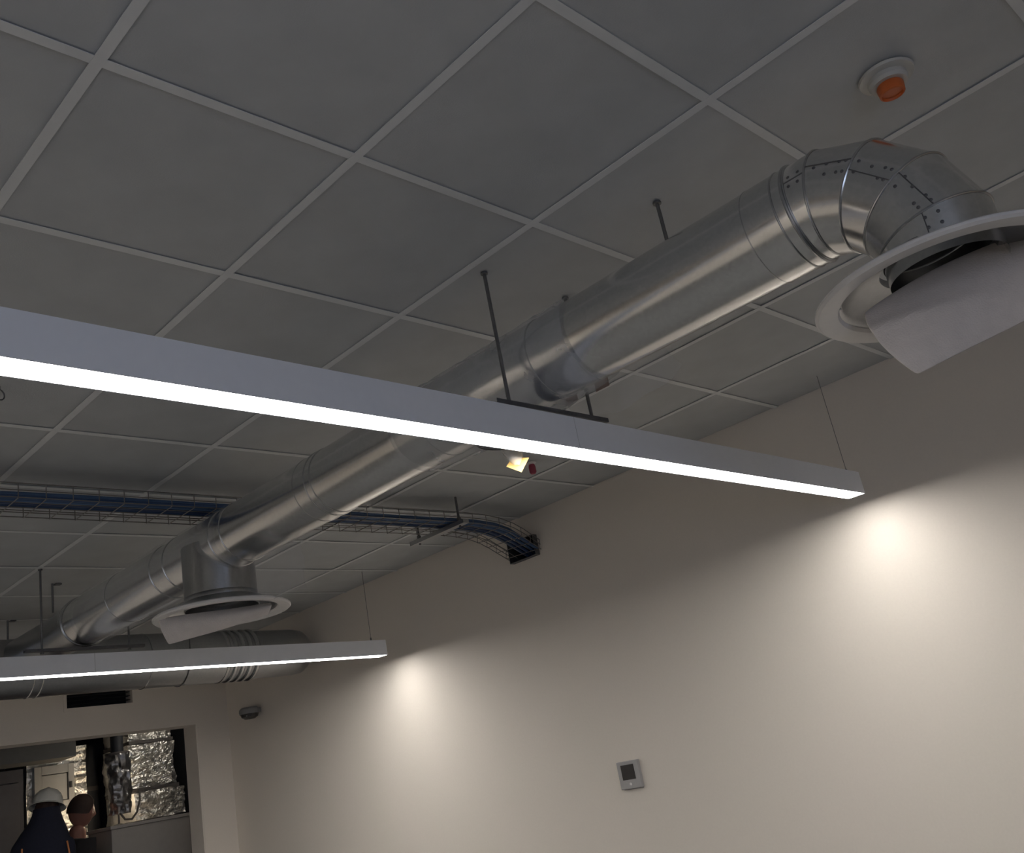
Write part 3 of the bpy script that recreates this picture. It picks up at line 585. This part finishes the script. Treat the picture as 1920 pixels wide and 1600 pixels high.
# ------------------------------------------------------------------ two workers
def skin_obj(name, verts, edges, m, parent, sub=2, root=0):
    base = WL[parent.name]; me = bpy.data.meshes.new(name)
    me.from_pydata([tuple(Vector(v[0]) - base) for v in verts], edges, []); me.materials.append(m)
    o = link(name, me, parent)
    k = o.modifiers.new('skin', 'SKIN'); k.use_smooth_shade = True
    k2 = o.modifiers.new('sub', 'SUBSURF'); k2.levels = sub; k2.render_levels = sub
    if not me.skin_vertices: bpy.context.view_layer.objects.active = o
    sv = me.skin_vertices[0].data if me.skin_vertices else None
    for i, v in enumerate(verts):
        r = v[1] if isinstance(v[1], tuple) else (v[1], v[1]); sv[i].radius = r; sv[i].use_root = (i == root)
    return o
def person(label, base, J, hat, cloth, legcloth, face):
    """J: joints in world space; face: horizontal facing direction"""
    root = thing('person', base, label, 'person'); f = Vector(face).normalized(); sd = Vector((0, 0, 1)).cross(f)
    V = []; E = []
    def add(p, r, par=None):
        V.append((Vector(p), r)); i = len(V)-1
        if par is not None: E.append((par, i))
        return i
    pel = add(J['pelvis'], (0.145, 0.105)); wai = add(J['waist'], (0.135, 0.10), pel); che = add(J['chest'], (0.155, 0.115), wai)
    nb = add(J['neck'], (0.075, 0.07), che); hb = add(J['head_base'], (0.058, 0.06), nb)
    for s in ('l', 'r'):
        sh = add(J['sh_'+s], 0.062, che); el = add(J['el_'+s], 0.043, sh); wr = add(J['wr_'+s], 0.028, el)
        d = (Vector(J['wr_'+s]) - Vector(J['el_'+s])).normalized(); side = d.cross(Vector((0, 0, 1))); side = side.normalized() if side.length > 0.1 else Vector((1, 0, 0))
        pm = add(Vector(J['wr_'+s]) + d*0.06, (0.034, 0.018), wr)
        for k, (o_, ln) in enumerate(((-0.030, 0.070), (-0.010, 0.080), (0.010, 0.075), (0.030, 0.058))):
            a = add(Vector(J['wr_'+s]) + d*0.095 + side*o_, 0.009, pm); b = add(V[a][0] + d*ln*0.5 + Vector((0, 0, -0.010)), 0.0085, a); add(V[b][0] + d*ln*0.4 + Vector((0, 0, -0.022)), 0.007, b)
        a = add(Vector(J['wr_'+s]) + d*0.035 + side*-0.045, 0.010, wr); add(V[a][0] + d*0.04 + side*-0.012, 0.008, a)
        hp = add(Vector(J['pelvis']) + sd*(0.095 if s == 'l' else -0.095) + Vector((0, 0, -0.05)), 0.088, pel)
        kn = add(J['kn_'+s], 0.060, hp); an = add(J['an_'+s], 0.040, kn); add(Vector(J['an_'+s]) + f*0.16 + Vector((0, 0, -0.045)), (0.042, 0.026), an)
    body = skin_obj('body', V, E, M['skin'], root)
    # head: shaped sphere with brow, nose, mouth, chin and ears
    hc = Vector(J['head']); hup = (hc - Vector(J['head_base'])).normalized(); hf = (f - hup*f.dot(hup)).normalized(); hs = hup.cross(hf)
    mb = MB(); nr, nc = 26, 36; rows = []
    for i in range(nr+1):
        th = PI*i/nr; row = []
        for k in range(nc+1):
            ph = 2*PI*k/nc; x = math.sin(th)*math.cos(ph); y = math.sin(th)*math.sin(ph); z = math.cos(th)
            fx, fy, fz = x*0.098, y*0.076, z*0.120
            jaw = max(0, -z); fy *= 1-0.30*jaw; fx = fx*(1-0.18*jaw) + 0.014*jaw*(1 if x > 0 else -0.2)
            if x > 0:
                g = lambda a, b, ca, cb: math.exp(-((y-ca)/a)**2-((z-cb)/b)**2)
                fx += 0.026*g(0.14, 0.17, 0, -0.16) + 0.007*g(0.5, 0.08, 0, 0.12) + 0.008*g(0.28, 0.05, 0, -0.43) - 0.006*g(0.3, 0.035, 0, -0.50) + 0.008*g(0.28, 0.05, 0, -0.57) + 0.010*g(0.25, 0.14, 0, -0.80)
                fx -= 0.012*(g(0.16, 0.09, 0.36, 0.02) + g(0.16, 0.09, -0.36, 0.02))
            fy += math.copysign(0.012, y)*math.exp(-((x+0.1)/0.13)**2-((z+0.1)/0.22)**2) if abs(y) > 0.3 else 0
            row.append(hc + hf*fx + hs*fy + hup*fz)
        rows.append(row)
    mb.grid(rows); head = mb.build('head', M['skin'], root, sub=1, angle=80)
    for sg in (-1, 1): MB().lathe([(0, 0.011), (0.006, 0.009), (0.011, 0.0), (0.006, -0.009), (0, -0.011)], hc + hf*0.076 + hs*0.030*sg + hup*0.003, n=12).build('eye', M['white'], head)
    # hair cap
    rows = []
    for i in range(13):
        th = PI*0.56*i/12; row = []
        for k in range(33):
            ph = 2*PI*k/32; x = math.sin(th)*math.cos(ph); y = math.sin(th)*math.sin(ph); z = math.cos(th)
            lim = 1.0 if x < 0.35 else 0.45 + 0.55*(1-(x-0.35)/0.65)
            t2 = th*lim; x = math.sin(t2)*math.cos(ph); y = math.sin(t2)*math.sin(ph); z = math.cos(t2)
            nn = 1 + 0.03*noise.noise(Vector((x*9, y*9, z*9)))
            row.append(hc + hf*(x*0.107*nn) + hs*(y*0.085*nn) + hup*(z*0.128*nn))
        rows.append(row)
    MB().grid(rows).build('hair', M['hair'], root, angle=60)
    # jacket and trousers, a little larger than the body
    cv = [V[pel], V[wai], V[che], (Vector(J['neck']) + Vector((0, 0, -0.02)), (0.085, 0.08))]; ce = [(0, 1), (1, 2), (2, 3)]
    cv = [(p, (r[0]+0.022, r[1]+0.022)) for p, r in cv]
    for s in ('l', 'r'):
        n0 = len(cv); cv += [(Vector(J['sh_'+s]), (0.088, 0.088)), (Vector(J['el_'+s]), (0.066, 0.066)), (Vector(J['wr_'+s]), (0.046, 0.046))]; ce += [(2, n0), (n0, n0+1), (n0+1, n0+2)]
    if False: cv.append((Vector(J['head_base']) - f*0.01, (0.088, 0.086))); ce.append((3, len(cv)-1)); cv.append((hc - f*0.015 + Vector((0, 0, -0.03)), (0.090, 0.096))); ce.append((len(cv)-2, len(cv)-1))
    jk = skin_obj('jacket', cv, ce, M[cloth], root, root=0)
    tv = [(Vector(J['pelvis']), (0.165, 0.125))]; te = []
    for s in ('l', 'r'):
        n0 = len(tv); tv += [(Vector(J['pelvis']) + sd*(0.095 if s == 'l' else -0.095) + Vector((0, 0, -0.06)), (0.105, 0.105)), (Vector(J['kn_'+s]), (0.078, 0.078)), (Vector(J['an_'+s]) + Vector((0, 0, 0.03)), (0.062, 0.062))]; te += [(0, n0), (n0, n0+1), (n0+1, n0+2)]
    skin_obj('trousers', tv, te, M[legcloth], root)
    if hat:
        rows = []
        for z, rx, ry, k_ in ((1.38, 0.225, 0.165, 0.0), (1.50, 0.222, 0.155, 0.0), (1.58, 0.195, 0.145, 0.1), (1.66, 0.155, 0.125, 0.5), (1.72, 0.118, 0.112, 0.85), (1.78, 0.095, 0.108, 1.0), (1.815, 0.089, 0.106, 1.0)):
            c = Vector((J['chest'].x*(1-k_)+hc.x*k_, J['chest'].y*(1-k_)+hc.y*k_, z)) - f*0.012*k_
            rows.append([c + sd*rx*math.cos(a*2*PI/32) + f*min(ry*math.sin(a*2*PI/32), 0.055 + 0.06*(1-k_)) for a in range(33)])
        MB().grid(rows).build('hood_collar', M[cloth], root, angle=60)
        hh = hc + hup*0.055
        def hv(r, ang, z, fr=1.16): return hh + hf*(r*math.cos(ang)*fr) + hs*(r*math.sin(ang)) + hup*z
        rows = [[hv(r*(1+0.0), 2*PI*k/40, z) + hup*(0.006 if abs(math.sin(2*PI*k/40)) < 0.16 and z > 0.03 else 0) for k in range(41)] for r, z in ((0.004, 0.108), (0.035, 0.104), (0.065, 0.090), (0.088, 0.066), (0.100, 0.036), (0.105, 0.0), (0.106, -0.012))]
        ho = MB().grid(rows).build('hard_hat', M['hat'], root, solid=0.003, angle=60)
        rows = [[hv(0.105 + t_*(0.016 + 0.040*max(0, math.cos(2*PI*k/40))), 2*PI*k/40, -0.012 - 0.010*t_) for k in range(41)] for t_ in (0, 0.5, 1)]
        MB().grid(rows).build('brim', M['hat'], ho, solid=0.003, angle=60)
    return root, jk
def joints(px, py, lean, sh_drop, head, nk, facing, arms):
    f = Vector(facing).normalized(); s = Vector((0, 0, 1)).cross(f); P = Vector((px, py, 0))
    J = dict(pelvis=P + Vector((0, 0, 0.98)), waist=P + f*lean*0.4 + Vector((0, 0, 1.14)), chest=P + f*lean + Vector((0, 0, 1.38)), neck=Vector(nk), head_base=Vector(nk)+(Vector(head)-Vector(nk))*0.45, head=Vector(head))
    for k, sg in (('l', 1), ('r', -1)):
        J['sh_'+k] = P + f*lean + s*sg*0.185 + Vector((0, 0, 1.49 + sh_drop*sg)); J['el_'+k] = Vector(arms[k][0]); J['wr_'+k] = Vector(arms[k][1])
        J['kn_'+k] = P + s*sg*0.11 + f*0.03 + Vector((0, 0, 0.52)); J['an_'+k] = P + s*sg*0.12 + Vector((0, 0, 0.09))
    return J
# worker with hard hat: seen from behind, leaning towards the right
J = joints(2.20, 6.42, 0.05, -0.02, (2.27, 6.47, 1.79), (2.235, 6.44, 1.62), (0.45, 0.9, 0), dict(l=((1.98, 6.55, 1.28), (2.12, 6.80, 1.30)), r=((2.40, 6.50, 1.26), (2.42, 6.62, 1.42))))
p1, jk = person('worker in white hard hat and dark navy jacket seen from behind in the doorway', (2.20, 6.42, 0), J, True, 'navy', 'navy', (0.45, 0.9, 0))
for sg, x in ((-1, 2.035), (1, 2.345)):
    MB().tube([(x-0.02*sg*0, 6.30, 1.56), (x+0.008*sg, 6.285, 1.48), (x+0.004*sg, 6.28, 1.36), (x, 6.29, 1.20)], 0.006, 6).build('piping', M['pipingm'], p1)
J = joints(2.60, 6.86, 0.03, 0.0, (2.668, 6.84, 1.770), (2.635, 6.85, 1.60), (1, -0.12, 0), dict(l=((2.60, 7.09, 1.22), (2.70, 7.10, 1.02)), r=((2.60, 6.66, 1.22), (2.70, 6.64, 1.02))))
person('bareheaded worker in dark clothes in profile beside the hard hat, face lit from the right', (2.60, 6.86, 0), J, False, 'darkcloth', 'darkcloth', (1, -0.12, 0))
